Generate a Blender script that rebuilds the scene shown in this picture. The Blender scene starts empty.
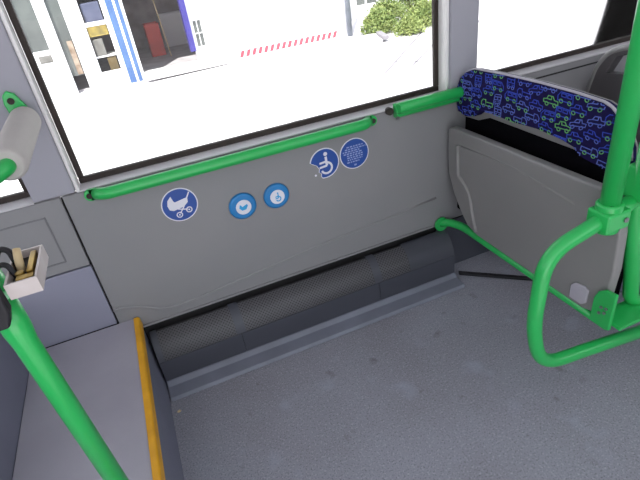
import bpy, bmesh, math, random
from mathutils import Vector, Matrix
random.seed(7)
C = bpy.context.scene.collection
PI = math.pi

# ------------------------------------------------------------------ materials
def s2l(c):
    return tuple((v/12.92 if v <= .04045 else ((v+.055)/1.055)**2.4) for v in c)
def hexc(h):
    return s2l(tuple(int(h[i:i+2], 16)/255 for i in (0, 2, 4)))
def mat(name, col, rough=.5, metal=0., noise=None, bump=0., bscale=200., spec=.5, coat=0.):
    """noise = (scale, second colour, contrast lo, hi)"""
    m = bpy.data.materials.new(name); m.use_nodes = True
    nt = m.node_tree; b = nt.nodes['Principled BSDF']
    c = hexc(col) + (1,)
    b.inputs['Base Color'].default_value = c
    b.inputs['Roughness'].default_value = rough
    b.inputs['Metallic'].default_value = metal
    b.inputs['Specular IOR Level'].default_value = spec
    b.inputs['Coat Weight'].default_value = coat
    tc = nt.nodes.new('ShaderNodeTexCoord')
    if noise:
        sc, col2, lo, hi = noise
        n = nt.nodes.new('ShaderNodeTexNoise'); n.inputs['Scale'].default_value = sc
        n.inputs['Detail'].default_value = 5
        nt.links.new(tc.outputs['Object'], n.inputs['Vector'])
        r = nt.nodes.new('ShaderNodeMapRange'); r.inputs[1].default_value = lo; r.inputs[2].default_value = hi
        nt.links.new(n.outputs['Fac'], r.inputs[0])
        mx = nt.nodes.new('ShaderNodeMix'); mx.data_type = 'RGBA'
        mx.inputs[6].default_value = c; mx.inputs[7].default_value = hexc(col2) + (1,)
        nt.links.new(r.outputs[0], mx.inputs[0]); nt.links.new(mx.outputs[2], b.inputs['Base Color'])
    if bump:
        n = nt.nodes.new('ShaderNodeTexNoise'); n.inputs['Scale'].default_value = bscale
        nt.links.new(tc.outputs['Object'], n.inputs['Vector'])
        bp = nt.nodes.new('ShaderNodeBump'); bp.inputs['Strength'].default_value = bump
        bp.inputs['Distance'].default_value = .002
        nt.links.new(n.outputs['Fac'], bp.inputs['Height']); nt.links.new(bp.outputs[0], b.inputs['Normal'])
    return m

M = {}
M['panel'] = mat('grey_lining', '929091', .45, noise=(3, '8B8A8C', .3, .8), bump=.15, bscale=900, spec=.3)
M['pillar'] = mat('pillar_plastic', 'A4A2AA', .5, noise=(2, '9E9CA5', .3, .8), spec=.3)
M['blue_panel'] = mat('blue_grey_panel', '9796A6', .5, noise=(3, '8F8F9F', .3, .8), spec=.3)
M['groove'] = mat('groove_grey', '7B797C', .5, noise=(5, '747276', .3, .8))
M['seam'] = mat('dark_seam', '2A2829', .7)
M['green'] = mat('green_paint', '26B458', .32, noise=(9, '28B054', .3, .8), coat=.3)
M['gasket'] = mat('black_rubber', '2A1F1A', .6, noise=(30, '30241E', .3, .7))
M['sill'] = mat('light_trim', 'EFEBE8', .4, noise=(6, 'E6E3E2', .3, .7))
M['seatshell'] = mat('seat_shell_plastic', '8A8786', .4, noise=(4, '848281', .3, .8), bump=.15, bscale=700)
M['shell_dark'] = mat('seat_shell_dark_grey', '5A5657', .45, noise=(4, '514D4F', .3, .7))  # dark grey plastic of the rear seat and the housing cover
M['piping'] = mat('pale_piping', 'B9B3BC', .5, noise=(20, 'AFA9B4', .3, .7))
M['fabric'] = mat('navy_moquette', '1A1540', .9, noise=(60, '221A4C', .35, .7), bump=.4, bscale=1200, spec=.1)
M['fab_blue'] = mat('moquette_blue_line', '4C62D8', .9, noise=(80, '3C50C0', .35, .7), spec=.1)
M['fab_lblue'] = mat('moquette_pale_line', '7688DC', .9, noise=(80, '6074CC', .35, .7), spec=.1)
M['fab_green'] = mat('moquette_green_line', '86D27A', .9, noise=(80, '6CC070', .35, .7), spec=.1)
M['black'] = mat('black_plastic', '17151A', .6, noise=(10, '1E1C22', .3, .7))
M['gap_black'] = mat('gap_shade_black', '0B0A0E', .95, noise=(40, '110F14', .3, .7), spec=.05)  # near black, paints the deep shade of the gap under the backrest
M['ledge'] = mat('sill_ledge', 'CBC7C9', .4, noise=(6, 'C2BEC1', .3, .7))
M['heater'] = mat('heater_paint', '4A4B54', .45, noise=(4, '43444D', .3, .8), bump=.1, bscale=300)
M['kick'] = mat('kick_plate', '7E818F', .4, noise=(7, '6F717D', .3, .75))
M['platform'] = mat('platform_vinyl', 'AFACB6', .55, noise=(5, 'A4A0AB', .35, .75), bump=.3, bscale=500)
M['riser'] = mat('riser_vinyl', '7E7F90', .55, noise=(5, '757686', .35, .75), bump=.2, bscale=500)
M['yellow'] = mat('yellow_edge', 'F0B024', .45, noise=(14, 'D8981C', .4, .75))
M['blue_sign'] = mat('sign_blue', '2A4FA0', .4, noise=(8, '27509E', .3, .8))
M['blue_btn'] = mat('button_blue', '2680C0', .35, noise=(8, '247ABA', .3, .8))
M['white'] = mat('white_print', 'E8E6EE', .5, noise=(8, 'E0DEE8', .3, .8))
M['pale_print'] = mat('pale_print', 'A4B0DC', .5, noise=(8, '98A6D6', .3, .8))
M['cyan'] = mat('cyan_print', '2FA3DC', .5, noise=(8, '2B9CD6', .3, .8))
M['foam'] = mat('grey_foam', 'BBB5B1', .8, noise=(8, 'B0AAA6', .3, .75), bump=.3, bscale=300)
M['tray'] = mat('dirty_white_plastic', 'C9C0BE', .5, noise=(15, 'B9ACA6', .35, .7))
M['brass'] = mat('brass_metal', 'A98A45', .35, .8, noise=(30, '7C6434', .35, .7))
M['cream'] = mat('cream_plastic', 'D8C29A', .5, noise=(20, 'C8AE80', .35, .7))
M['screw'] = mat('steel_screw', 'A0A0A0', .35, .9, noise=(60, '808080', .35, .7))
M['grime'] = mat('dark_hole', '2C2723', .7, noise=(60, '3A332C', .35, .7))
M['ceiling'] = mat('ceiling_board', 'DEDEE0', .6, noise=(2, 'D6D6DA', .3, .7))
# outdoors
M['ground'] = mat('pale_concrete', 'DAD6DA', .9, noise=(.9, 'CFCBD0', .3, .7))
M['kerb'] = mat('kerb_stone', 'E2E0E0', .9, noise=(2, 'D8D6D6', .3, .7))
M['joint'] = mat('paving_joint', '8A868C', .9, noise=(9, '7A767C', .3, .7))
M['facade'] = mat('white_cladding', 'F0EEF0', .8, noise=(2, 'E8E6EA', .3, .7))
M['shopframe'] = mat('white_frame', 'F0F0F2', .5, noise=(3, 'E8E8EC', .3, .7))
M['shopglass'] = mat('grey_glass', '4E5251', .25, noise=(2.5, '606462', .35, .65))
M['inside'] = mat('hazed_interior', 'B0A2A2', .8, noise=(3, '8C7E7E', .35, .65))  # colour lightened to stand in for haze on the window glass
M['infloor'] = mat('interior_floor', 'B8B4B8', .8, noise=(4, 'A4A0A4', .35, .65))
M['bluepost'] = mat('blue_paint', '3A5A8C', .5, noise=(5, '466694', .35, .65))
M['violet'] = mat('violet_paint', '2A2278', .5, noise=(5, '322A80', .35, .65))
M['red'] = mat('red_plastic', 'E03A28', .5, noise=(6, 'D03424', .35, .65))
M['hazred'] = mat('hazard_red', 'A8505E', .6, noise=(8, '9E4A58', .35, .65))
M['faintpink'] = mat('faint_pink', 'E6C8CA', .7, noise=(8, 'EAD2D4', .35, .65))
M['boxblue'] = mat('dark_blue_goods', '42465E', .6, noise=(9, '50546C', .35, .65))
M['boxyellow'] = mat('yellow_goods', 'B8A04A', .6, noise=(9, '8C7C44', .35, .65))
M['boxgrey'] = mat('grey_goods', '6E6C68', .6, noise=(9, '5A5854', .35, .65))
M['boxtan'] = mat('tan_goods', 'D0B070', .6, noise=(9, 'D8C08C', .35, .65))
M['rust'] = mat('brown_door_wood', '9A8A7A', .7, noise=(9, '6C5440', .35, .65))
M['pipe'] = mat('blue_grey_pipe', '7C828C', .5, noise=(6, '70767F', .35, .65))
M['leaf'] = mat('leaf_green', '5E7440', .6, noise=(3, '7C8C50', .3, .65))
M['leaf2'] = mat('leaf_yellow_green', '84944E', .6, noise=(3, '98A264', .3, .65))
M['stem'] = mat('stem_brown', '5B4A34', .8, noise=(9, '4B3C2A', .35, .65))

def floor_mat():
    m = bpy.data.materials.new('speckled_vinyl'); m.use_nodes = True
    nt = m.node_tree; b = nt.nodes['Principled BSDF']; L = nt.links.new
    tc = nt.nodes.new('ShaderNodeTexCoord')
    def noise(sc, det=3):
        n = nt.nodes.new('ShaderNodeTexNoise'); n.inputs['Scale'].default_value = sc; n.inputs['Detail'].default_value = det
        L(tc.outputs['Object'], n.inputs['Vector']); return n
    def rng(n, lo, hi, a=0, c=1):
        r = nt.nodes.new('ShaderNodeMapRange')
        for i, v in enumerate((lo, hi, a, c)): r.inputs[i+1].default_value = v
        L(n.outputs['Fac'], r.inputs[0]); return r
    def mix(f, a, c):
        x = nt.nodes.new('ShaderNodeMix'); x.data_type = 'RGBA'
        L(f.outputs[0], x.inputs[0])
        if isinstance(a, str): x.inputs[6].default_value = hexc(a) + (1,)
        else: L(a.outputs[2], x.inputs[6])
        x.inputs[7].default_value = hexc(c) + (1,); return x
    a = mix(rng(noise(2.2, 4), .35, .7), '999AA4', '8D8B93')
    a = mix(rng(noise(160, 2), .56, .66, 0, .6), a, 'B4B4C0')
    a = mix(rng(noise(210, 2), .56, .66, 0, .55), a, '54535C')
    a = mix(rng(noise(7, 5), .60, .72, 0, .5), a, 'A6A8BA')
    a = mix(rng(noise(11, 3), .66, .74, 0, .5), a, '5C5555')
    L(a.outputs[2], b.inputs['Base Color'])
    b.inputs['Roughness'].default_value = .5; b.inputs['Specular IOR Level'].default_value = .35
    bp = nt.nodes.new('ShaderNodeBump'); bp.inputs['Strength'].default_value = .25; bp.inputs['Distance'].default_value = .001
    L(noise(300).outputs['Fac'], bp.inputs['Height']); L(bp.outputs[0], b.inputs['Normal'])
    return m
M['floor'] = floor_mat()

def perf_mat():
    """Staggered punched holes, laid out on the sheet's own UV (metres)."""
    m = bpy.data.materials.new('perforated_steel'); m.use_nodes = True
    nt = m.node_tree; b = nt.nodes['Principled BSDF']; L = nt.links.new
    uv = nt.nodes.new('ShaderNodeUVMap'); uv.uv_map = 'sheet'
    sep = nt.nodes.new('ShaderNodeSeparateXYZ'); L(uv.outputs[0], sep.inputs[0])
    def mth(op, a, c=None):
        n = nt.nodes.new('ShaderNodeMath'); n.operation = op
        for i, v in enumerate((a, c)):
            if v is None: continue
            if isinstance(v, (int, float)): n.inputs[i].default_value = v
            else: L(v, n.inputs[i])
        return n.outputs[0]
    k = 2*PI/.0135
    cu = mth('COSINE', mth('MULTIPLY', sep.outputs[0], k)); cv = mth('COSINE', mth('MULTIPLY', sep.outputs[1], k))
    # product of cosines peaks on a staggered lattice
    p = mth('MULTIPLY', cu, cv)
    r = nt.nodes.new('ShaderNodeMapRange'); r.inputs[1].default_value = .22; r.inputs[2].default_value = .42
    L(p, r.inputs[0])
    mx = nt.nodes.new('ShaderNodeMix'); mx.data_type = 'RGBA'
    mx.inputs[6].default_value = hexc('525054') + (1,); mx.inputs[7].default_value = hexc('121114') + (1,)
    L(r.outputs[0], mx.inputs[0]); L(mx.outputs[2], b.inputs['Base Color'])
    b.inputs['Roughness'].default_value = .45
    return m
M['perf'] = perf_mat()

def glass_mat():
    m = bpy.data.materials.new('window_glass'); m.use_nodes = True
    nt = m.node_tree; nt.nodes.clear(); L = nt.links.new
    o = nt.nodes.new('ShaderNodeOutputMaterial'); mx = nt.nodes.new('ShaderNodeMixShader')
    t = nt.nodes.new('ShaderNodeBsdfTransparent'); t.inputs[0].default_value = (.96, .97, .97, 1)
    g = nt.nodes.new('ShaderNodeBsdfGlossy'); g.inputs['Roughness'].default_value = .02
    f = nt.nodes.new('ShaderNodeFresnel'); f.inputs[0].default_value = 1.3
    L(f.outputs[0], mx.inputs[0]); L(t.outputs[0], mx.inputs[1]); L(g.outputs[0], mx.inputs[2]); L(mx.outputs[0], o.inputs[0])
    return m
M['glass'] = glass_mat()

# ------------------------------------------------------------------ mesh helpers
def box(bm, x0, x1, y0, y1, z0, z1, mi=0):
    v = [bm.verts.new(p) for p in ((x0,y0,z0),(x1,y0,z0),(x1,y1,z0),(x0,y1,z0),(x0,y0,z1),(x1,y0,z1),(x1,y1,z1),(x0,y1,z1))]
    for f in ((0,3,2,1),(4,5,6,7),(0,1,5,4),(1,2,6,5),(2,3,7,6),(3,0,4,7)):
        bm.faces.new([v[i] for i in f]).material_index = mi
def prism(bm, pts, axis, a, b, mi=0):
    """2-D outline extruded along an axis; the two coordinates are the other axes in order."""
    def P(p, t):
        q = list(p); q.insert(axis, t); return q
    va = [bm.verts.new(P(p, a)) for p in pts]; vb = [bm.verts.new(P(p, b)) for p in pts]
    n = len(pts)
    bm.faces.new(va).material_index = mi; bm.faces.new(vb[::-1]).material_index = mi
    for i in range(n):
        bm.faces.new((va[i], vb[i], vb[(i+1) % n], va[(i+1) % n])).material_index = mi
def fillet(pts, rad, n=7):
    pts = [Vector(p) for p in pts]; out = [pts[0]]
    for i in range(1, len(pts)-1):
        p, a, b = pts[i], pts[i-1]-pts[i], pts[i+1]-pts[i]
        r = rad[i-1] if isinstance(rad, (list, tuple)) else rad
        d = min(r, a.length*.49, b.length*.49)
        s, e = p+a.normalized()*d, p+b.normalized()*d
        for k in range(n+1):
            t = k/n; out.append(s*(1-t)**2 + p*(2*t*(1-t)) + e*t*t)
    out.append(pts[-1]); return out
def tube(bm, pts, r, seg=20, mi=0, cap=True):
    pts = [Vector(p) for p in pts]; rings = []
    t0 = (pts[1]-pts[0]).normalized()
    up = Vector((0,0,1)) if abs(t0.z) < .9 else Vector((1,0,0))
    u = t0.cross(up).normalized()
    for i, p in enumerate(pts):
        t = ((pts[min(i+1, len(pts)-1)]-pts[max(i-1, 0)])).normalized()
        u = (u - t*u.dot(t)).normalized(); w = t.cross(u)
        rr = r[i] if isinstance(r, (list, tuple)) else r
        rings.append([bm.verts.new(p + (u*math.cos(2*PI*k/seg) + w*math.sin(2*PI*k/seg))*rr) for k in range(seg)])
    for a, b in zip(rings, rings[1:]):
        for k in range(seg):
            f = bm.faces.new((a[k], a[(k+1) % seg], b[(k+1) % seg], b[k])); f.smooth = True; f.material_index = mi
    if cap:
        bm.faces.new(rings[0][::-1]).material_index = mi; bm.faces.new(rings[-1]).material_index = mi
def disc(bm, c, axis, r, h, seg=40, mi=0):
    """short cylinder from c, along axis vector, height h"""
    a = Vector(axis).normalized(); tube(bm, [Vector(c), Vector(c)+a*h], r, seg, mi)
def build(name, bm, m, parent=None, bevel=0., seg=2, smooth=False):
    me = bpy.data.meshes.new(name)
    bmesh.ops.recalc_face_normals(bm, faces=bm.faces[:])
    if smooth:
        for f in bm.faces: f.smooth = True
    bm.to_mesh(me); bm.free()
    for k in (m if isinstance(m, list) else [m]): me.materials.append(k)
    o = bpy.data.objects.new(name, me); C.objects.link(o)
    if parent is not None:
        o.parent = parent; o.matrix_parent_inverse = Matrix.Translation(-parent.location)
    if bevel:
        b = o.modifiers.new('bevel', 'BEVEL'); b.width = bevel; b.segments = seg; b.limit_method = 'ANGLE'; b.angle_limit = math.radians(35)
        b.harden_normals = False
    return o
def B(): return bmesh.new()
def tag(o, label, cat, group=None, kind=None):
    o['label'] = label; o['category'] = cat
    if group: o['group'] = group
    if kind: o['kind'] = kind
    return o
def thing(name, label, cat, loc, group=None):
    o = bpy.data.objects.new(name, None); C.objects.link(o); o.location = loc; o.empty_display_size = .05
    return tag(o, label, cat, group)
def struct(o, label=None, cat=None):
    o['kind'] = 'structure'
    if label: o['label'] = label
    if cat: o['category'] = cat
    return o

# ================================================================== THE BUS SHELL
Z1 = .765       # top of the side lining
# floor
bm = B(); box(bm, -2.6, 4.2, -2.35, .05, -.06, 0)
struct(build('floor', bm, M['floor']), 'grey speckled vinyl bus floor between heater, platform and seats', 'floor')
bm = B(); box(bm, -2.6, 4.2, -2.35, .10, 2.2, 2.26)
struct(build('ceiling', bm, M['ceiling']), 'pale bus ceiling above the window side', 'ceiling')

# side wall: the lining panels, pillars and the outer skin
bm = B()
prism(bm, [(-.279, .235), (-.279, Z1), (1.345, Z1), (1.345, .235)], 1, 0, .02)                     # main panel under the big window
prism(bm, [(-1.4, .525), (-1.4, Z1), (-.285, Z1), (-.285, .525)], 1, .001, .02)                # upper panel left of the joint
prism(bm, [(1.351, .02), (1.351, Z1), (4.2, Z1), (4.2, .02)], 1, 0, .02)                         # panel below the next window
wl = build('wall_left', bm, M['panel'], bevel=.004)
struct(wl, 'grey plastic side lining below the bus windows', 'wall')
# raised lower lip of the main panel
bm = B()
top = [(-.279, .335), (-.25, .333), (-.19, .315), (-.135, .280), (-.09, .268), (.0, .272), (.20, .292), (.483, .321), (.70, .335), (.86, .345), (1.0, .36)]
tube(bm, fillet([(a, -.0005, b) for a, b in top], .03), .0055, 10)
prism(bm, [(-.279, .2285), (-.279, .2365), (1.0, .2365), (1.0, .2285)], 1, -.005, .002)
build('panel_lip', bm, M['panel'], wl, smooth=False)
# pressed rectangle on the left panel and a long groove in the far panel
bm = B()
for (a, b, c, d) in ((-.60, -.345, .714, .719), (-.348, -.343, .56, .719), (-.60, -.345, .558, .563)):
    box(bm, a, b, -.0015, .004, c, d)
build('panel_groove', bm, M['groove'], wl, bevel=.001)
bm = B(); box(bm, 1.45, 3.6, -.0015, .004, .735, .741)
build('panel_groove', bm, M['seam'], wl)
bm = B(); prism(bm, [(-1.4, .275), (-1.4, .519), (-.285, .519), (-.285, .275)], 1, .004, .02)
struct(build('trim_1', bm, M['blue_panel'], bevel=.003), 'blue grey lower side panel standing above the platform', 'panel')
# dark backing behind the joints and outer skin
bm = B()
box(bm, -2.6, 4.2, .022, .03, -.06, Z1-.01)
struct(build('trim_2', bm, M['seam']), 'dark backing seen in the joints between lining panels', 'panel')
bm = B()
box(bm, -2.6, 4.2, .06, .09, -.35, .74)
box(bm, -2.6, 4.2, .06, .09, 1.78, 2.26)
struct(build('wall_outside', bm, M['panel']), 'painted outer skin of the bus side', 'wall')
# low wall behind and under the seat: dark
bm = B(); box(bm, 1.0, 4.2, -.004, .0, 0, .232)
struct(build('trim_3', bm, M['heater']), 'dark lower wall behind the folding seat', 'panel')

# pillars
def pillar(n, x0, x1, zb, lab, yb=-.012):
    bm = B(); box(bm, x0, x1, yb, .052, zb, 2.2)
    return struct(build('trim_%d' % n, bm, M['pillar'], bevel=.006, seg=3), lab, 'pillar')
pillar(4, -.352, -.236, .772, 'grey window pillar carrying the foam padded rail')
pillar(5, 1.058, 1.172, .772, 'grey window pillar above the end of the folding seat')
# pale reveals beside the glass
bm = B(); box(bm, -.2358, -.2262, -.003, .055, .768, 2.2)
struct(build('trim_6', bm, M['sill'], bevel=.002), 'pale strip down the left edge of the big window', 'trim')
bm = B(); box(bm, 1.047, 1.0578, .0, .055, .768, 2.2)
struct(build('trim_7', bm, M['sill'], bevel=.002), 'pale strip down the right edge of the big window', 'trim')
# sills
bm = B()
for a, b in ((-1.4, -.353), (-.235, 1.057), (1.173, 4.2)):
    prism(bm, [(-.003, Z1+.0015), (-.003, Z1+.006), (.052, Z1+.010), (.052, Z1+.0015)], 0, a, b)
struct(build('trim_8', bm, M['ledge'], bevel=.001), 'pale narrow sill ledge under the bus windows', 'trim')

def window(n, x0, x1, z0, z1, lab):
    """gasket ring and one pane; x0..z1 is the visible glass"""
    g = .017
    bm = B()
    for a, b, c, d in ((x0-g, x1+g, z0-.019, z0), (x0-g, x1+g, z1, z1+g), (x0-g, x0, z0, z1), (x1, x1+g, z0, z1)):
        box(bm, a, b, .046, .064, c, d)
    w = build('window_%d' % n, bm, M['gasket'], bevel=.003)
    struct(w, lab, 'window')
    bm = B(); box(bm, x0-.005, x1+.005, .054, .058, z0-.005, z1+.005)
    build('pane', bm, M['glass'], w)
window(1, -.208, 1.030, .792, 1.76, 'large bus window in black rubber gasket looking onto the yard')
window(2, 1.196, 2.75, .792, 1.76, 'bus window behind the patterned seat backrest')
window(3, -1.38, -.375, .792, 1.76, 'bus window at far left seen beside the foam rail')
window(4, 2.85, 4.1, .792, 1.76, 'bus window furthest to the right')
# opposite side of the bus, ends
bm = B()
for a, b in ((-2.6, -1.0), (.7, 4.2)): box(bm, a, b, -2.40, -2.35, 0, .80)      # the gap is the open double door
box(bm, -2.6, 4.2, -2.40, -2.35, 2.0, 2.2)
for x in (-2.6, -1.1, .7, 2.2, 4.1): box(bm, x, x+.1, -2.40, -2.35, .8, 2.0)
struct(build('wall_right', bm, M['panel']), 'opposite bus side wall with window openings', 'wall')
bm = B(); box(bm, 4.2, 4.25, -2.4, .1, 0, 2.2)
struct(build('wall_back', bm, M['panel']), 'rear end wall of the bus', 'wall')
bm = B(); box(bm, -2.65, -2.6, -2.4, .1, 0, .9); box(bm, -2.65, -2.6, -2.4, .1, 1.9, 2.2)
struct(build('wall_front', bm, M['panel']), 'front end wall of the bus', 'wall')

# ------------------------------------------------------------------ raised platform (left) with yellow nosing
bm = B()
prism(bm, [(-.2045, 0), (-.2165, .262), (-.228, .277), (-.559, .277), (-.559, 0)], 1, -1.35, -.001)
pf = build('platform', bm, M['platform'], bevel=.002)
struct(pf, 'raised grey vinyl platform beside the wall at left', 'platform')
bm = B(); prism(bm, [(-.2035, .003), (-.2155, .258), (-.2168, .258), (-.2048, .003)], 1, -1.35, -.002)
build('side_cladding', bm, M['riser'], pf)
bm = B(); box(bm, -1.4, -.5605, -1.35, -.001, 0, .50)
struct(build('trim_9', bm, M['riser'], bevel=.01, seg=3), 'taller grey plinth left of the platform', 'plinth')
bm = B(); prism(bm, [(-.230, .2775), (-.230, .2815), (-.215, .2815), (-.2105, .277), (-.2080, .245), (-.2150, .245), (-.2165, .262), (-.2175, .2775)], 1, -1.35, -.006)
tag(build('edge_strip', bm, M['yellow'], bevel=.0015), 'long yellow nosing strip along the edge of the raised grey platform', 'edge strip')

# ------------------------------------------------------------------ heater along the wall foot
X0, X1 = -.198, 1.03
ht = thing('floor_heater', 'long dark grey perforated convector heater along the foot of the side wall', 'heater', (.4, -.05, 0))
prof = [(-.006, .205), (-.022, .206), (-.045, .196), (-.065, .176), (-.082, .146), (-.088, .120)]
def sheet(bm, prof, a, b, th=.0, mi=0, uvl=None):
    s = [0]
    for p, q in zip(prof, prof[1:]): s.append(s[-1] + math.hypot(q[0]-p[0], q[1]-p[1]))
    va = [bm.verts.new((a, p[0], p[1])) for p in prof]; vb = [bm.verts.new((b, p[0], p[1])) for p in prof]
    for i in range(len(prof)-1):
        f = bm.faces.new((va[i], va[i+1], vb[i+1], vb[i])); f.material_index = mi; f.smooth = True
        if uvl:
            for lp, uvv in zip(f.loops, ((a, s[i]), (a, s[i+1]), (b, s[i+1]), (b, s[i]))): lp[uvl].uv = uvv
bm = B(); uvl = bm.loops.layers.uv.new('sheet')
p_out = [(-.0225, .2065)] + prof[2:]
for a, b in ((X0+.022, .088), (.122, .658), (.692, .82)):
    sheet(bm, prof[1:], a, b, uvl=uvl)
o = build('perforated_cover', bm, M['perf'], ht)
for a, b in ((X0, X0+.022), (.088, .122), (.658, .692), (.82, X1)):
    bm = B(); sheet(bm, [(y-.0015, z+.001) for y, z in prof], a, b)
    build('joint_band', bm, M['heater'], ht)
bm = B()
prism(bm, [(0-.005, .20), (-.088, .118), (-.090, .03), (-.005, .03)], 0, X0+.001, X1-.001)
build('body', bm, M['black'], ht)
bm = B()
for a, b in ((X0, .1035), (.1055, .6735), (.6755, X1)): box(bm, a, b, -.0925, -.0885, .028, .121)
build('front_panel', bm, M['heater'], ht, bevel=.001)
bm = B()
prism(bm, [(-.0885, .002), (-.0885, .034), (-.098, .034), (-.112, .020), (-.160, .014), (-.168, .002)], 0, X0, X1)
build('kick_plate', bm, M['kick'], ht, bevel=.002)
# little scrap by the platform corner
bm = B(); bmesh.ops.create_icosphere(bm, subdivisions=2, radius=.007)
for v in bm.verts: v.co = Vector((v.co.x*random.uniform(.8, 1.2), v.co.y*.8, v.co.z*.5 + .0035)) + Vector((-.180, -.222, 0))
tag(build('litter_scrap', bm, M['cream']), 'tiny pale crumb on the floor in the corner between heater and platform', 'litter')
# dark floor bar under the seat
bm = B(); prism(bm, [(1.06, -.085), (1.068, -.068), (1.50, -.44), (1.49, -.455)], 2, 0.0005, .012)
tag(build('floor_rail', bm, M['black'], bevel=.002), 'flat black rail lying across the floor under the folding seat', 'rail')

# ------------------------------------------------------------------ wall hand rails
def flat_end(bm, x, z, dx):
    """flattened fixing tongue of the rail with its screw hole"""
    tube(bm, fillet([(x, -.04, z), (x+dx*.5, -.028, z), (x+dx, -.008, z)], .02), [.0195]*2 + [.017]*6 + [.0145]*2, 18)
t = thing('hand_rail', 'long green hand rail running along the wall under the big window', 'rail', (.28, 0, .76))
bm = B()
tube(bm, fillet([(-.186, -.012, .753), (-.160, -.036, .755), (.695, -.036, .752), (.720, -.012, .750)], .03), .0185, 22)
disc(bm, (-.202, .0, .752), (0, -1, 0), .018, .012); disc(bm, (.737, .0, .749), (0, -1, 0), .018, .012); box(bm, -.204, -.18, -.012, 0, .735, .770); box(bm, .715, .737, -.012, 0, .732, .766)
build('rail', bm, M['green'], t)
for x, z in ((-.206, .751), (.741, .748)):
    bm = B(); disc(bm, (x, -.0115, z), (0, -1, 0), .0085, .004, 20); o = build('screw', bm, M['grime'], t); o['label'] = 'dark fixing screw'
t = thing('hand_rail', 'short thick green rail on the wall ending at the patterned seat', 'rail', (.94, 0, .76))
bm = B()
prism(bm, [(0, .738), (-.022, .738), (-.030, .745), (-.030, .770), (-.004, .786), (0, .786)], 0, .826, 1.10)
tube(bm, [(.828, -.034, .776), (1.10, -.034, .776)], .019, 18)
build('rail', bm, M['green'], t, bevel=.002)
bm = B(); disc(bm, (.806, .0, .766), (0, -1, 0), .013, .018, 24); o = build('end_stop', bm, M['grime'], t); o['label'] = 'round dark rubber stop'
bm = B(); disc(bm, (.826, -.030, .742), (0, -1, 0), .006, .006, 16); o = build('screw', bm, M['screw'], t)

# ------------------------------------------------------------------ stickers and buttons (drawn on the x-z plane of the wall)
def pdisc(bm, cx, cz, r, y0, y1, mi=0, seg=48, clip=None):
    pts = [(cx+r*math.cos(2*PI*k/seg), cz+r*math.sin(2*PI*k/seg)) for k in range(seg)]
    if clip: pts = clip(pts)
    prism(bm, pts, 1, y0, y1, mi)
NSTROKE = [0]
def stroke(bm, pts, w, y0, y1, mi=0):
    """one mitred ribbon of even width along a polyline; each ribbon sits a hair proud of the one before"""
    NSTROKE[0] += 1; y0 = y0 - .00002*(NSTROKE[0] % 9)
    P = [Vector(p) for p in pts]
    closed = (P[0]-P[-1]).length < 1e-6
    if closed: P = P[:-1]
    n = len(P); L_, R2 = [], []
    for k in range(n):
        a = P[k-1] if (k > 0 or closed) else P[k]
        b = P[(k+1) % n] if (k < n-1 or closed) else P[k]
        d = (b-a).normalized(); q = Vector((-d.y, d.x))*w/2
        L_.append(P[k]+q); R2.append(P[k]-q)
    v = [[bm.verts.new((p.x, y, p.y)) for p in side] for y in (y0, y1) for side in (L_, R2)]
    for k in range(n if closed else n-1):
        m = (k+1) % n
        for a, b in ((0, 1), (1, 3), (3, 2), (2, 0)):
            bm.faces.new((v[a][k], v[a][m], v[b][m], v[b][k])).material_index = mi
    if not closed:
        for k in (0, n-1): bm.faces.new((v[0][k], v[1][k], v[3][k], v[2][k])).material_index = mi
def arc(cx, cz, r, a0, a1, n=18):
    return [(cx+r*math.cos(math.radians(a0+(a1-a0)*k/n)), cz+r*math.sin(math.radians(a0+(a1-a0)*k/n))) for k in range(n+1)]
def T(cx, cz, s, rot=0):
    c, q = math.cos(rot), math.sin(rot)
    return lambda x, z: (cx + s*(x*c-z*q), cz + s*(x*q+z*c))

def pram(bm, f, s, y0, y1, mi=0):
    # hood and body, wheels, handle; f maps unit coordinates
    body = [(-.66, .10), (-.58, .40), (-.36, .62), (-.28, .30), (-.22, .22), (.50, .34), (.46, .05), (.20, -.16), (-.40, -.26), (-.60, -.16)]
    prism(bm, [f(*p) for p in body], 1, y0, y1, mi)
    stroke(bm, [f(.46, .30), f(.66, .62)], .07*s, y0, y1, mi)
    stroke(bm, [f(.22, -.12), f(-.10, -.50)], .06*s, y0, y1, mi)
    stroke(bm, [f(-.16, -.22), f(.36, -.38)], .06*s, y0, y1, mi)
    for cx, cz in ((-.16, -.58), (.42, -.42)):
        stroke(bm, [f(*p) for p in arc(cx, cz, .15, 0, 360, 20)], .06*s, y0, y1, mi)
        prism(bm, [f(*p) for p in arc(cx, cz, .05, 0, 330, 8)], 1, y0, y1, mi)
def wheelchair(bm, f, s, y0, y1, mi=0, w=.13):
    prism(bm, [f(*p) for p in arc(.12, .60, .13, 0, 340, 14)], 1, y0, y1, mi)
    stroke(bm, [f(.12, .42), f(.14, -.18)], w*1.2*s, y0, y1, mi)
    stroke(bm, [f(.12, .10), f(-.34, .06)], w*s, y0, y1, mi)
    stroke(bm, [f(.14, -.18), f(-.36, -.22)], w*s, y0, y1, mi)
    stroke(bm, [f(*p) for p in arc(.10, -.32, .36, 75, -160, 20)], w*1.05*s, y0, y1, mi)

# big pushchair sticker
R_ = .058
t = thing('sticker', 'round blue pushchair sticker with white rim, leftmost on the wall', 'sticker', (0.034, 0, .640))
bm = B(); pdisc(bm, .034, .640, R_, -.0012, .0); build('rim', bm, M['white'], t)
bm = B(); pdisc(bm, .034, .640, R_*.94, -.0018, -.0011); build('face', bm, M['blue_sign'], t)
bm = B(); pram(bm, T(.034, .640, R_), R_, -.0024, -.0017); o = build('pictogram', bm, M['white'], t); o['label'] = 'white pushchair symbol'
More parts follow.
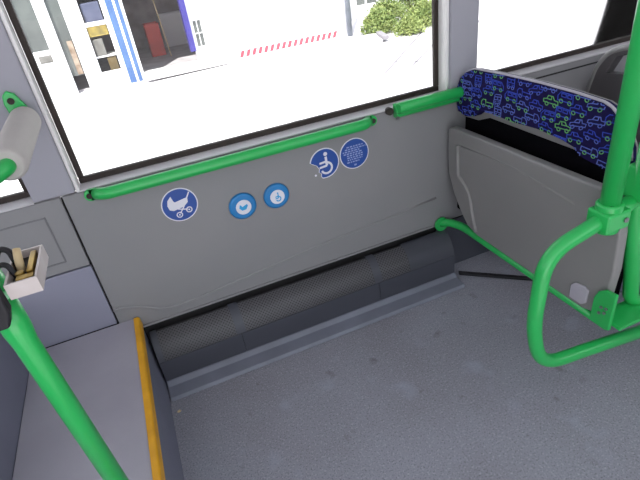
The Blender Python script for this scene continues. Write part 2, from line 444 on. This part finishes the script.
# push buttons
for cx, cz, kind, lab in ((.2305, .573, 0, 'round blue push button with white centre and pushchair symbol'),
                          (.3525, .574, 1, 'round blue push button with white centre and wheelchair symbol')):
    t = thing('push_button', lab, 'button', (cx, 0, cz), 'two round blue push buttons on the side wall')
    r = .0475 if kind == 0 else .046
    bm = B()
    tube(bm, [(cx, 0, cz), (cx, -.006, cz), (cx, -.010, cz), (cx, -.011, cz)], [r, r, r-.004, r-.008], 44)
    build('ring', bm, M['blue_btn'], t)
    bm = B(); tube(bm, [(cx+.001, -.009, cz-.001), (cx+.001, -.0135, cz-.001)], r*.56, 40); build('cap', bm, M['white'], t)
    bm = B(); f = T(cx+.001, cz-.001, r*.50)
    if kind == 0:
        prism(bm, [f(*p) for p in ((-.66, .0), (-.5, .5), (-.3, .35), (-.2, .10), (.55, .38), (.62, .1), (.3, -.4), (-.3, -.45))], 1, -.0141, -.0134)
    else: wheelchair(bm, f, r*.5, -.0141, -.0134, 0, .16)
    build('pictogram', bm, M['cyan'], t)
# torn wheelchair sticker
t = thing('sticker', 'torn round blue wheelchair sticker, its lower left part missing', 'sticker', (.545, 0, .640))
cx, cz = .545, .640; f = T(cx, cz, .056)
def torn(r0):
    a = arc(0, 0, r0, 165, -105, 44)
    a = [p for p in a]
    return a + [(-.34, -.80), (-.30, -.62), (-.46, -.50), (-.40, -.30), (-.56, -.02), (-.62, .02), (-.80, .12)]
bm = B(); prism(bm, [f(*p) for p in torn(1.0)], 1, -.0012, 0); build('rim', bm, M['white'], t)
bm = B()
tp = arc(0, 0, .93, 166, -105, 44) + [(-.30, -.80), (-.26, -.62), (-.42, -.50), (-.36, -.30), (-.52, -.02), (-.60, .04), (-.76, .14)]
prism(bm, [f(*p) for p in tp], 1, -.0018, -.0011); build('face', bm, M['blue_sign'], t)
bm = B(); wheelchair(bm, f, .056, -.0024, -.0017); o = build('pictogram', bm, M['white'], t); o['label'] = 'white wheelchair symbol'
bm = B(); pdisc(bm, .507, .604, .004, -.001, 0, seg=8)
tag(build('sticker_scrap', bm, M['white']), 'tiny pale scrap left of the torn wheelchair sticker', 'sticker')
# text sticker
t = thing('sticker', 'round blue sticker with lines of tiny white writing, right of the torn one', 'sticker', (.662, 0, .645))
cx, cz = .662, .645; f = T(cx, cz, .057)
bm = B(); pdisc(bm, cx, cz, .057, -.0012, 0); build('rim', bm, M['white'], t)
bm = B(); pdisc(bm, cx, cz, .0535, -.0018, -.0011); build('face', bm, M['blue_sign'], t)
bm = B()
rows = ((.50, -.50, .62), (.36, -.62, .80), (.22, -.78, .40), (.08, -.74, .50), (-.06, -.52, .56), (-.20, -.52, .56), (-.34, -.50, .52), (-.50, -.55, .30))
for z, a, b in rows:
    x = a
    while x < b:
        L_ = random.uniform(.07, .2)
        stroke(bm, [f(x, z), f(min(x+L_, b), z)], .075*.057, -.0022, -.0017); x += L_+.06
stroke(bm, [f(-.08, -.74), f(.08, -.74)], .006, -.0022, -.0017)
build('lettering', bm, M['pale_print'], t)

# ------------------------------------------------------------------ folding seat
seat = thing('folding_seat', 'folded tip-up seat with navy patterned backrest beside the green pole', 'seat', (1.06, -.4, 0))
# pan: grey moulded underside
pan = [(-.018, .640), (-.020, .560), (-.024, .470), (-.060, .395), (-.108, .330), (-.150, .288), (-.21, .272), (-.70, .268),
       (-.745, .280), (-.768, .330), (-.775, .45), (-.768, .560), (-.752, .635), (-.735, .655), (-.70, .664), (-.05, .656), (-.028, .652)]
bm = B(); prism(bm, pan, 0, 1.042, 1.075)
pn = build('seat_pan', bm, M['seatshell'], seat, bevel=.012, seg=4)
bm = B()
# raised mouldings of the shell: a stepped rib at the left and a faint upper ridge
ribc = [(-.085, .600), (-.088, .480), (-.118, .462), (-.150, .440), (-.168, .400), (-.186, .335), (-.206, .288)]
tube(bm, fillet([(1.041, a, b) for a, b in ribc], .03), .0085, 10)
bev = [(-.10, .602), (-.36, .612), (-.62, .588)]
tube(bm, fillet([(1.0445, a, b) for a, b in bev], .05), .0040, 8)
build('rib', bm, M['seatshell'], pn)
bm = B(); prism(bm, [(-.655, .285), (-.70, .285), (-.715, .300), (-.715, .345), (-.700, .352), (-.668, .345), (-.655, .33)], 0, 1.036, 1.044)
o = build('hinge_cover', bm, M['piping'], seat, bevel=.003); o['label'] = 'pale hinge cover at lower right of the pan'
# backrest
fab = [(-.012, .735), (-.014, .790), (-.028, .822), (-.060, .849), (-.100, .864), (-.250, .869), (-.399, .870), (-.520, .867), (-.614, .861), (-.638, .853),
       (-.662, .835), (-.690, .800), (-.710, .765), (-.716, .735), (-.708, .700), (-.690, .688), (-.655, .694), (-.590, .702), (-.570, .707), (-.548, .724),
       (-.503, .733), (-.409, .739), (-.300, .733), (-.200, .737), (-.150, .733), (-.118, .707), (-.066, .695), (-.022, .704)]
XB = 1.085
bm = B()
prism(bm, fab, 0, XB, XB+.028)
# the woven pattern: outlined buses, cars and lorries
def inside(y, z, poly):
    c = False; n = len(poly)
    for i in range(n):
        a, b = poly[i], poly[i-1]
        if (a[1] > z) != (b[1] > z) and y < (b[0]-a[0])*(z-a[1])/(b[1]-a[1]) + a[0]: c = not c
    return c
def line(bm, pts, w, mi):
    for a, b in zip(pts, pts[1:]):
        if not (inside(a[0], a[1], fab) and inside(b[0], b[1], fab)): continue
        d = Vector(b)-Vector(a)
        if d.length < 1e-6: continue
        d.normalize(); n = Vector((-d.y, d.x))*w/2; e = d*w*.3
        q = [Vector(a)-e+n, Vector(a)-e-n, Vector(b)+e-n, Vector(b)+e+n]
        prism(bm, [tuple(v) for v in q], 0, XB-.0012, XB+.0004, mi)
def rect(x0, z0, x1, z1): return [(x0, z0), (x1, z0), (x1, z1), (x0, z1), (x0, z0)]
def dense(pts, n=3):
    out = []
    for a, b in zip(pts, pts[1:]):
        for k in range(n): out.append((a[0]+(b[0]-a[0])*k/n, a[1]+(b[1]-a[1])*k/n))
    return out + [pts[-1]]
DOO = {
 'car': [[(-1, -.3), (-1, .1), (-.5, .15), (-.3, .55), (.35, .55), (.55, .15), (1, .05), (1, -.3), (-1, -.3)], [(-.1, .5), (-.1, .15), (.5, .15)]],
 'van': [[(-1, -.4), (-1, .6), (.6, .6), (1, .1), (1, -.4), (-1, -.4)], rect(-.8, .1, -.3, .45), rect(-.1, .1, .5, .45)],
 'lorry': [[(-1.1, -.35), (-1.1, .15), (.2, .15), (.2, -.35), (-1.1, -.35)], [(.2, .45), (.7, .45), (1.0, .1), (1.0, -.35), (.2, -.35), (.2, .45)]],
 'bus': [[(-.7, -.6), (-.7, .75), (-.5, .9), (.5, .9), (.7, .75), (.7, -.6), (-.7, -.6)], [(-.7, .5), (.7, .5)], [(-.7, .0), (.7, .0)], [(0, .5), (0, 0)], [(-.5, -.3), (-.2, -.3)], [(.2, -.3), (.5, -.3)]],
}
cols = 14; rows = 5; k = 0
for i in range(cols):
    for j in range(rows):
        cy = -.020 - i*.053 + random.uniform(-.006, .006)
        cz_ = .872 - j*.041 - (i % 2)*.020 + random.uniform(-.004, .004)
        kind = random.choice(['car', 'van', 'lorry', 'car', 'bus', 'lorry'])
        sc = .0265 if kind != 'bus' else .0225
        mi = random.choice([1, 1, 1, 2, 2]); 
        if (i, j) in ((3, 2), (5, 3), (8, 1), (9, 2)): mi = 3
        rot = random.uniform(-.15, .25); c_, s_ = math.cos(rot), math.sin(rot)
        fl = random.choice((-1, 1))
        g = lambda p: (cy - sc*fl*(p[0]*c_-p[1]*s_)*1.0, cz_ + sc*.9*(p[0]*s_*fl*.6+p[1]*c_))
        for pl in DOO[kind]:
            line(bm, [g(p) for p in dense(pl)], .0022, mi)
        wm = 3 if random.random() < .6 else 2
        for wx in ((-.55, .55) if kind != 'bus' else (-.4, .4)):
            wz = -.45 if kind != 'bus' else -.75
            line(bm, [g(p) for p in arc(wx, wz, .22, 0, 360, 10)], .0020, wm)
bk = build('backrest', bm, [M['fabric'], M['fab_blue'], M['fab_lblue'], M['fab_green']], seat)
# shell behind and its pale rim
bm = B()
prism(bm, fab[:14] + [(-.716, .70), (-.70, .672), (-.62, .678), (-.55, .700), (-.16, .704), (-.10, .680), (-.012, .675)], 0, XB+.028, XB+.038)
build('backrest_shell', bm, M['seatshell'], seat, bevel=.005, seg=3)
bm = B(); tube(bm, fillet([(XB+.010, a, b+.001) for a, b in fab[0:14]], .012, 4), .0048, 10)
build('piping', bm, M['piping'], bk)
# cushion edge and an added board, near black as painted shade of the gap
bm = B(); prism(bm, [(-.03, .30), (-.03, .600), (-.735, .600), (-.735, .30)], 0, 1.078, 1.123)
o = build('seat_cushion', bm, M['gap_black'], seat, bevel=.01, seg=3); o['label'] = 'dark cushion folded behind the grey pan'
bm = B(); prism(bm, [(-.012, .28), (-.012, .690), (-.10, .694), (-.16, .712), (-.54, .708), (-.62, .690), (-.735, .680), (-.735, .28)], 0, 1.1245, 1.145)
o = build('gap_shade_board', bm, M['gap_black'], seat, bevel=.003); o['label'] = 'black board added as the shade in the gap under the backrest'
# green carrying bar from the wall, gusset, plate and upright
bm = B()
tube(bm, fillet([(1.02, -.004, .236), (1.045, -.03, .245), (1.062, -.10, .252), (1.062, -.78, .252)], .04), .0165, 18)
disc(bm, (1.02, -.0045, .236), (0, -1, 0), .030, .012, 24)
build('support_bar', bm, M['green'], seat)
bm = B(); prism(bm, [(-.742, .266), (-.742, .345), (-.752, .372), (-.772, .388), (-.806, .392), (-.806, .266)], 0, 1.028, 1.040)
gs = build('gusset', bm, M['green'], seat, bevel=.003)
bm = B()
for a, b in ((-.772, .330), (-.784, .317), (-.769, .308), (-.787, .334)): disc(bm, (1.028, a, b), (-1, 0, 0), .0045, .004, 12)
o = build('bolt', bm, M['screw'], gs); o['label'] = 'small worn bolt heads'
bm = B(); box(bm, 1.0405, 1.20, -.830, -.752, .278, .290)
build('bracket_plate', bm, M['green'], seat, bevel=.003)
bm = B()
tube(bm, fillet([(1.078, -.765, .80), (1.082, -.765, .62), (1.150, -.765, .31), (1.172, -.770, .2905)], [.05, .03]), .0205, 20)
tube(bm, fillet([(1.172, -.770, .277), (1.36, -.770, .255), (1.40, -.770, .22), (1.40, -.770, .0)], .05), .0205, 20)
build('upright', bm, M['green'], seat)
bm = B(); box(bm, 1.060, 1.115, -.800, -.735, .655, .745)
build('clamp', bm, M['green'], seat, bevel=.008, seg=3)
bm = B(); tube(bm, fillet([(1.10, -.10, .25), (1.30, -.06, .02), (1.32, -.056, 0)], .03), .012, 12)
o = build('leg', bm, M['black'], seat); o['label'] = 'thin black leg under the seat'

# ------------------------------------------------------------------ green pole with hoop
pole = thing('grab_pole', 'upright green pole with low green hoop beside the folding seat', 'pole', (.99, -.762, 0))
bm = B(); tube(bm, [(.99, -.762, .60), (.99, -.762, 2.2)], .0235, 24)
build('pole', bm, M['green'], pole)
bm = B()
tube(bm, fillet([(1.12, -.762, .662), (.99, -.762, .630), (.805, -.762, .585), (.790, -.764, .35), (.838, -.766, .192), (1.0, -.770, .176), (1.36, -.775, .128)],
                [.03, .075, .10, .085, .05]), .0195, 22)
tube(bm, [(1.36, -.775, .128), (1.40, -.772, .126)], .0195, 20)
build('hoop', bm, M['green'], pole)
bm = B(); tube(bm, [(.99, -.762, .592), (.99, -.762, .672)], .0315, 24); box(bm, .955, 1.03, -.795, -.730, .603, .655)
cl = build('clamp', bm, M['green'], pole, bevel=.006, seg=3)
bm = B(); disc(bm, (1.012, -.795, .630), (0, -1, 0), .0065, .004, 16); o = build('screw', bm, M['screw'], cl)

# ------------------------------------------------------------------ seat further back, seen over the backrest
bm = B(); box(bm, 1.50, 4.1, -.80, -.005, 0, .24)  # podium added to block bounced light and darken the floor by the seat
struct(build('added_podium', bm, M['riser'], bevel=.01, seg=3), 'added grey podium carrying the rear seat, put in to darken the floor', 'podium')
fs = thing('passenger_seat', 'dark grey seat back with a hand hole behind the patterned backrest', 'seat', (1.75, -.4, .24))
outer = [(-.030, .35), (-.030, .66), (-.060, .745), (-.100, .800), (-.130, .822), (-.18, .832), (-.62, .832), (-.70, .80), (-.73, .72), (-.73, .35)]
bm = B()
# ring around the hand hole
hole = [(-.105, .725), (-.140, .792), (-.165, .803), (-.56, .803), (-.62, .78), (-.64, .735), (-.56, .720), (-.40, .735), (-.25, .738), (-.17, .732)]
x0, x1 = 1.70, 1.74
def ringloop(pts, x): return [bm.verts.new((x, a, b)) for a, b in pts]
edges = []
for x in (x0, x1):
    vo = ringloop(outer, x); vi = ringloop(hole, x)
    es = [bm.edges.new((v[i], v[(i+1) % len(v)])) for v in (vo, vi) for i in range(len(v))]
    bmesh.ops.triangle_fill(bm, use_beauty=True, edges=es)
    edges.append((vo, vi))
for k in (0, 1):
    a, b = edges[0][k], edges[1][k]; n = len(a)
    for i in range(n): bm.faces.new((a[i], b[i], b[(i+1) % n], a[(i+1) % n]))
build('seat_back', bm, M['shell_dark'], fs)
bm = B(); tube(bm, fillet([(x0+.008, a, b) for a, b in ((-.030, .62), (-.060, .745), (-.105, .803), (-.18, .830), (-.62, .830), (-.70, .80))], .03), .012, 10)
o = build('rim', bm, M['seatshell'], fs); o['label'] = 'lighter grey grip rim along the top'
bm = B(); box(bm, 1.74, 2.15, -.72, -.04, .36, .45); build('cushion', bm, M['fabric'], fs, bevel=.03, seg=3)
bm = B(); box(bm, 1.78, 2.10, -.68, -.08, .24, .36); build('base', bm, M['shell_dark'], fs, bevel=.02)

# ------------------------------------------------------------------ foam padded rail at left, its pole and the broken box
t = thing('padded_rail', 'green rail with thick grey foam roll coming off the left window pillar', 'rail', (-.28, -.012, 1.05))
bm = B()
prism(bm, [(-.305, 1.018), (-.272, 1.000), (-.252, 1.010), (-.262, 1.040), (-.276, 1.072), (-.292, 1.082), (-.305, 1.072), (-.309, 1.05)], 1, -.024, -.012)
build('mount_plate', bm, M['green'], t, bevel=.004, seg=3)
bm = B(); tube(bm, [(-.290, -.023, 1.056), (-.290, -.027, 1.056)], .0085, 18); build('screw', bm, M['grime'], t)
bm = B()
path = fillet([(-.272, -.018, 1.012), (-.275, -.397, .998), (-.352, -.455, .975), (-.292, -.70, .945), (-.266, -.772, .915)], [.012, .05, .05])
tube(bm, path, .0165, 20)
build('rail', bm, M['green'], t)
bm = B()
tube(bm, [(-.272, -.040, 1.009), (-.272, -.046, 1.009), (-.272, -.058, 1.008), (-.275, -.372, .999), (-.275, -.385, .998), (-.275, -.390, .998)], [.027, .034, .0365, .0365, .034, .028], 30)
build('foam_sleeve', bm, M['foam'], t)
t = thing('grab_pole', 'slanting-looking green pole rising from the platform at lower left', 'pole', (-.245, -.80, .277))
t['label'] = 'green pole rising from the platform at lower left below the open box'
bm = B()
tube(bm, [(-.2435, -.800, .2775), (-.261, -.800, .85), (-.2615, -.799, .875), (-.263, -.795, .93)], [.0178, .0178, .0205, .0205], 24)
build('pole', bm, M['green'], t)
bm = B(); tube(bm, [(-.2495, -.800, .2775), (-.2495, -.800, .285)], .030, 26); build('foot_flange', bm, M['green'], t)
# open box
t = thing('button_box', 'small opened pale plastic box with brass contacts fixed on the green pole', 'box', (-.215, -.78, .93))
bm = B()
x0, x1, y0, y1, z0, z1, w = -.238, -.196, -.830, -.732, .940, .964, .0030
box(bm, x0, x1, y0, y1, z0, z0+w)
box(bm, x0, x0+w, y0, y1, z0+w, z1); box(bm, x1-w, x1, y0, y1, z0+w, z1)
box(bm, x0+w, x1-w, y0, y0+w, z0+w, z1); box(bm, x0+w, x1-w, y1-w, y1, z0+w, z1)
build('tray', bm, M['tray'], t)
bm = B(); box(bm, x0+w+.0005, x1-w-.0005, y0+w+.0005, y1-w-.0005, z0+w+.0002, z0+.012); build('inner_board', bm, M['grime'], t)
bm = B(); box(bm, x0+.012, x1-.007, y0+.012, y0+.024, z0+.0125, z0+.021); box(bm, x1-.016, x1-.008, y0+.026, y1-.012, z0+.0125, z0+.024)
tube(bm, [(x0+.016, y0+.030, z0+.012), (x0+.016, y0+.030, z0+.023)], .006, 16)
build('contact', bm, M['brass'], t, bevel=.001)
bm = B(); tube(bm, [(-.224, -.782, z0+.0125), (-.223, -.770, z0+.032), (-.222, -.762, z0+.042)], [.006, .0058, .0052], 14)
o = build('peg', bm, M['cream'], t); o['label'] = 'cream plastic peg standing out of the box'
bm = B(); tube(bm, fillet([(-.230, -.765, z0+.0125), (-.234, -.755, z0+.040), (-.246, -.752, z0+.045), (-.256, -.760, z0+.030)], .01), .0045, 10)
tube(bm, fillet([(-.226, -.800, z0+.0125), (-.236, -.786, z0+.036), (-.254, -.780, z0+.030)], .01), .0040, 10)
build('cable', bm, M['black'], t)
t = thing('button_housing', 'dark housing behind the opened pale box at the left edge', 'housing', (-.27, -.83, .905))
bm = B()
prism(bm, [(-.300, .905), (-.300, 1.000), (-.285, 1.015), (-.250, 1.012), (-.243, .995), (-.2425, .930), (-.252, .905)], 1, -.845, -.8225)
build('shell', bm, M['black'], t, bevel=.005, seg=3)
bm = B(); box(bm, -.290, -.256, -.8485, -.8455, .925, .985); build('cover', bm, M['shell_dark'], t, bevel=.001)

# ================================================================== OUTDOORS
GZ = -.35
bm = B(); box(bm, -30, 45, .4, 60, GZ-.1, GZ)
struct(build('ground', bm, M['ground']), 'sunlit pale concrete yard outside the bus', 'ground')
bm = B(); box(bm, -30, 45, -30, .4, GZ-.1, GZ)
struct(build('ground_near', bm, M['ground']), 'concrete yard below the bus', 'ground')
# raised slab before the white wall, with its diagonal edge
bm = B(); prism(bm, [(4.50, 7.2), (4.28, 6.50), (1.2, 3.1), (-6, 3.1), (-6, 6.6), (1.8, 7.2)], 2, GZ, GZ+.045)
tag(build('pavement_slab', bm, M['kerb']), 'white raised slab of pavement with a diagonal edge in front of the building', 'pavement')
bm = B(); prism(bm, [(4.42, 7.0), (4.52, 7.0), (4.36, 6.42), (4.26, 6.46)], 2, GZ+.0455, GZ+.10)
tag(build('kerb_block', bm, M['joint']), 'small grey block at the corner of the white slab beside the shrubs', 'kerb')
bm = B()
for a, b in (((3.2, 4.5), (6.6, 8.2)), ((3.7, 4.6), (7.4, 8.2)), ((4.4, 4.8), (8.0, 8.0)), ((3.66, 5.0), (3.9, 4.7))):
    d = (Vector(b)-Vector(a)).normalized(); n = Vector((-d.y, d.x))*.018
    prism(bm, [tuple(Vector(a)+n), tuple(Vector(a)-n), tuple(Vector(b)-n), tuple(Vector(b)+n)], 2, GZ, GZ+.003)
struct(build('paving_joints', bm, M['joint']), 'grey joint lines in the paving below the shrubs', 'paving')

# building
bd = thing('building', 'white single storey building with a blue framed doorway across the yard', 'building', (1, 7.7, GZ))
F = 7.7
bm = B()
box(bm, 1.26, 1.30, F, F+.12, GZ, 3.4)                       # strip beside the jamb
box(bm, 1.46, 4.10, F, F+.12, GZ, 3.4)
box(bm, 1.30, 1.46, F, F+.12, GZ, -.02); box(bm, 1.30, 1.46, F, F+.12, .42, 3.4)
box(bm, -1.5, 1.26, F, F+.12, 2.1, 3.4)                      # lintel
box(bm, -6, -1.5, F, F+.12, GZ, 3.4)
box(bm, 4.10, 4.14, F, F+3.2, GZ, 3.4)
build('wall', bm, M['facade'], bd)
bm = B(); box(bm, 1.31, 1.45, F+.03, F+.04, -.02, .42); wp = build('window', bm, M['shopglass'], bd)
bm = B()
for a in (1.302, 1.375, 1.448): box(bm, a, a+.010, F-.01, F+.03, -.02, .42)
for b in (-.02, .20, .41): box(bm, 1.302, 1.458, F-.01, F+.03, b, b+.012)
build('glazing_bar', bm, M['shopframe'], wp)
# room behind
bm = B()
box(bm, -1.5, 4.1, F+3.6, F+3.7, GZ, 2.4); box(bm, -1.5, 4.1, F+.12, F+3.6, 2.1, 2.2)
box(bm, -1.6, -1.5, F+.12, F+3.6, GZ, 2.4); box(bm, 2.4, 2.5, F+.12, F+3.6, GZ, 2.1); box(bm, .18, .24, F+.12, F+3.6, GZ, 2.1)
build('inner_wall', bm, M['inside'], bd)
bm = B(); box(bm, -1.5, 4.1, F+.12, F+3.6, GZ, GZ+.03); build('inner_floor', bm, M['infloor'], bd)
bm = B(); box(bm, .05, .25, F-.06, F+.12, GZ, 2.1); o = build('door_post', bm, M['bluepost'], bd); o['label'] = 'light blue door post'
bm = B(); box(bm, .155, .19, F-.064, F-.06, GZ, 2.1); build('post_stripe', bm, M['shopframe'], o)
bm = B(); box(bm, .252, .30, F-.04, F+.10, GZ, 2.1); build('door_frame', bm, M['shopframe'], bd)
bm = B(); box(bm, 1.17, 1.26, F-.05, F+.12, -.06, 2.1); o = build('door_jamb', bm, M['violet'], bd); o['label'] = 'violet blue door jamb'
bm = B(); box(bm, .30, 1.75, F-.45, F+.12, GZ+.046, -.235); o = build('doorstep', bm, M['kerb'], bd, bevel=.01)
# shop front, left
bm = B()
for a, b in ((-1.50, -1.24), (-.97, -.80), (-.60, -.35), (-.03, .05)): box(bm, a, b, F-.03, F+.08, GZ, 2.1)
box(bm, -1.24, -.97, F-.03, F+.08, GZ, .38); box(bm, -.35, -.03, F-.03, F+.02, .60, .66); box(bm, -.35, -.03, F-.03, F+.02, GZ, -.10)
build('shop_frame', bm, M['shopframe'], bd)
bm = B(); box(bm, -1.24, -.97, F+.02, F+.03, .38, 2.1); box(bm, -.80, -.60, F+.05, F+.06, -.08, 2.1)
build('shop_glass', bm, M['shopglass'], bd)
bm = B(); box(bm, -1.17, -.98, F-.036, F-.031, .20, .31); build('letter_plate', bm, M['boxgrey'], bd)
bm = B(); box(bm, -.70, -.62, F+.00, F+.045, -.06, .45); build('door_edge', bm, M['rust'], bd)
bm = B(); box(bm, -.35, -.03, F+.02, F+.40, .60, .62); build('shelf', bm, M['shopframe'], bd)
bm = B(); box(bm, -.35, -.03, F+.02, F+.40, .12, .14); build('shelf', bm, M['shopframe'], bd)
# hazard strip and faint line on the white wall
bm = B()
n = 17
for i in range(n):
    a = 2.02 + i*(3.98-2.02)/n
    prism(bm, [(a-.02, -.325), (a+.045, -.325), (a+.095, -.215), (a+.030, -.215)], 1, F-.004, F)
o = build('hazard_strip', bm, M['hazred'], bd); o['label'] = 'red slanted hazard marks along the foot of the white wall'
bm = B(); x = 2.45
while x < 3.6:
    l = random.uniform(.03, .08); box(bm, x, min(x+l, 3.6), F-.003, F, -.03, -.005); x += l+.02
build('faint_lettering', bm, M['faintpink'], bd)
bm = B(); tube(bm, [(4.20, F-.05, GZ), (4.20, F-.05, 3.2)], .05, 16); 
tag(build('drain_pipe', bm, M['pipe']), 'blue grey down pipe at the right corner of the white wall', 'pipe')
# goods in shop and doorway
bm = B(); box(bm, -.33, -.05, F+.05, F+.30, .622, .93)
tag(build('goods_box', bm, M['boxblue'], bevel=.01), 'dark blue boxes on the upper shelf in the shop window', 'box')
bm = B(); box(bm, -.33, -.17, F+.05, F+.25, .142, .40)
tag(build('goods_box', bm, M['boxgrey'], bevel=.01), 'small grey box on the lower shelf in the shop window', 'box')
bm = B(); box(bm, -.34, -.04, F+.05, F+.25, .44, .590)
for s in (-.33, -.19, -.05): box(bm, s-.006, s+.006, F+.14, F+.16, .590, .5995)
tag(build('goods_rack', bm, M['boxyellow'], bevel=.005), 'yellowish goods hanging below the upper shop shelf', 'goods')
bm = B(); box(bm, -.20, -.05, F+.30, F+.5, GZ+.03, .06)
tag(build('goods_box', bm, M['boxtan'], bevel=.01), 'tan carton on the shop floor below the shelves', 'box')
def crate(name, x0, x1, y0, y1, z0, z1, m, lab, cat):
    bm = B(); w = .015
    box(bm, x0, x1, y0, y1, z0, z0+w); box(bm, x0, x0+w, y0, y1, z0+w, z1); box(bm, x1-w, x1, y0, y1, z0+w, z1)
    box(bm, x0+w, x1-w, y0, y0+w, z0+w, z1); box(bm, x0+w, x1-w, y1-w, y1, z0+w, z1)
    for i in (x0-.006, x1-.006): box(bm, i, i+.012, y0-.008, y1+.008, z1-.03, z1)
    return tag(build(name, bm, m, bevel=.004), lab, cat)
crate('crate', .64, .92, F+2.0, F+2.4, GZ+.031, .30, M['red'], 'bright red crate standing in the dark doorway', 'crate')
crate('storage_box', 1.05, 1.55, F+3.0, F+3.4, GZ+.031, .35, M['facade'], 'pale grey box standing behind the red crate in the doorway', 'box')
bm = B(); tube(bm, [(.98, F+1.7, GZ+.03), (.88, F+1.7, 1.5)], .014, 10)
tag(build('leaning_stick', bm, M['cream']), 'pale stick leaning in the doorway beside the red crate', 'stick')
# wall behind the shrubs
b2 = thing('building', 'white wall with grey windows behind the green shrubs', 'building', (6.4, 9.6, GZ))
bm = B()
box(bm, 4.3, 12, 9.6, 9.75, GZ, -.10); box(bm, 4.3, 12, 9.6, 9.75, .9, 3); box(bm, 4.3, 5.30, 9.6, 9.75, -.10, .9); box(bm, 6.2, 12, 9.6, 9.75, -.10, .9)
build('wall', bm, M['facade'], b2)
bm = B(); box(bm, 5.30, 6.2, 9.66, 9.68, -.10, .9); w_ = build('window', bm, M['shopglass'], b2)
bm = B()
for a in (5.30, 5.56, 5.86, 6.17): box(bm, a, a+.03, 9.62, 9.66, -.10, .9)
build('glazing_bar', bm, M['shopframe'], w_)
# shrubs
def shrub(cx, cy, rx, ry, h, n, lab, m):
    t = thing('shrub', lab, 'shrub', (cx, cy, GZ), 'low green shrubs outside the big window')
    bm = B()
    for _ in range(n):
        th = random.uniform(0, 2*PI); u = random.random()**.5; zz = random.random()
        k = math.sqrt(max(0, 1-zz*zz*.85))
        jitter = .8 + .25*random.random()
        p = Vector((cx+rx*u*k*jitter*math.cos(th), cy+ry*u*k*jitter*math.sin(th), GZ+.02+h*zz*(1-.35*u*u)*jitter))
        L_ = random.uniform(.035, .075); wd = L_*.42
        d = Vector((random.gauss(0, 1), random.gauss(0, 1), random.gauss(.5, .8))).normalized()
        s = d.cross(Vector((random.gauss(0, 1), random.gauss(0, 1), random.gauss(0, 1)))).normalized()
        nn = d.cross(s)*wd*.25
        v = [bm.verts.new(q) for q in (p, p+d*L_*.5+s*wd*.5+nn, p+d*L_, p+d*L_*.5-s*wd*.5+nn)]
        f = bm.faces.new(v); f.material_index = 0 if random.random() < .55 else 1
    build('foliage', bm, [M['leaf'], M['leaf2']] if m == 0 else [M['leaf2'], M['leaf']], t)
    bm = B()
    for _ in range(10):
        th = random.uniform(0, 2*PI); u = random.random()*.7
        tube(bm, [(cx+.1*u*math.cos(th), cy+.1*u*math.sin(th), GZ), (cx+rx*u*math.cos(th)*.5, cy+ry*u*math.sin(th)*.5, GZ+h*.4), (cx+rx*u*math.cos(th), cy+ry*u*math.sin(th), GZ+h*.8)], [.012, .008, .004], 6)
    build('stem', bm, M['stem'], t)
shrub(4.70, 7.38, .40, .40, .44, 3400, 'low green shrub beside the down pipe, leftmost of the shrubs', 0)
shrub(4.92, 6.68, .30, .28, .30, 2000, 'yellow green shrub nearest the bus at the slab corner', 1)
shrub(5.58, 7.20, .44, .46, .42, 3600, 'bright green shrub in the middle of the row behind the slab corner', 1)
shrub(6.52, 7.85, .46, .46, .50, 3400, 'shrub furthest right against the window edge', 1)
shrub(5.30, 8.20, .50, .42, .50, 3200, 'shrub at the back under the grey windows of the white wall', 0)
shrub(6.30, 8.85, .45, .40, .55, 2600, 'shrub deepest at the back right, in front of the white wall', 0)

# ================================================================== LIGHT, SKY, CAMERA
w = bpy.data.worlds.new('sky'); bpy.context.scene.world = w; w.use_nodes = True
nt = w.node_tree; nt.nodes.clear()
o = nt.nodes.new('ShaderNodeOutputWorld'); b = nt.nodes.new('ShaderNodeBackground')
b.inputs[0].default_value = (.86, .93, 1.0, 1); b.inputs[1].default_value = 1.0
nt.links.new(b.outputs[0], o.inputs[0])
sl = bpy.data.lights.new('sun', 'SUN'); sl.energy = 4.5; sl.angle = math.radians(.6); sl.color = (1, .96, .9)
so = bpy.data.objects.new('sun', sl); C.objects.link(so)
so.rotation_euler = Vector((-.35, -.62, 1.15)).to_track_quat('Z', 'Y').to_euler()

cam = bpy.data.cameras.new('camera'); cam.sensor_width = 36; cam.lens = 487.433/640*36; cam.clip_start = .02
co = bpy.data.objects.new('camera', cam); C.objects.link(co)
r_ = Vector((0.9159957, -0.37983503, -0.12914035)); d_ = Vector((-0.30275664, -0.4432605, -0.8437171)); f_ = Vector((0.2632305, 0.81193933, -0.52102229))
co.matrix_world = Matrix(((r_.x, -d_.x, -f_.x, 0), (r_.y, -d_.y, -f_.y, -1.5), (r_.z, -d_.z, -f_.z, 1.305), (0, 0, 0, 1)))
sc = bpy.context.scene
sc.camera = co
sc.view_settings.view_transform = 'Standard'; sc.view_settings.look = 'None'
sc.view_settings.gamma = 1; sc.view_settings.use_curve_mapping = False
sc.view_settings.exposure = 0.95
sc.cycles.max_bounces = 10; sc.cycles.diffuse_bounces = 6; sc.cycles.transparent_max_bounces = 12
sc.cycles.use_denoising = True
sc.cycles.sample_clamp_indirect = 6
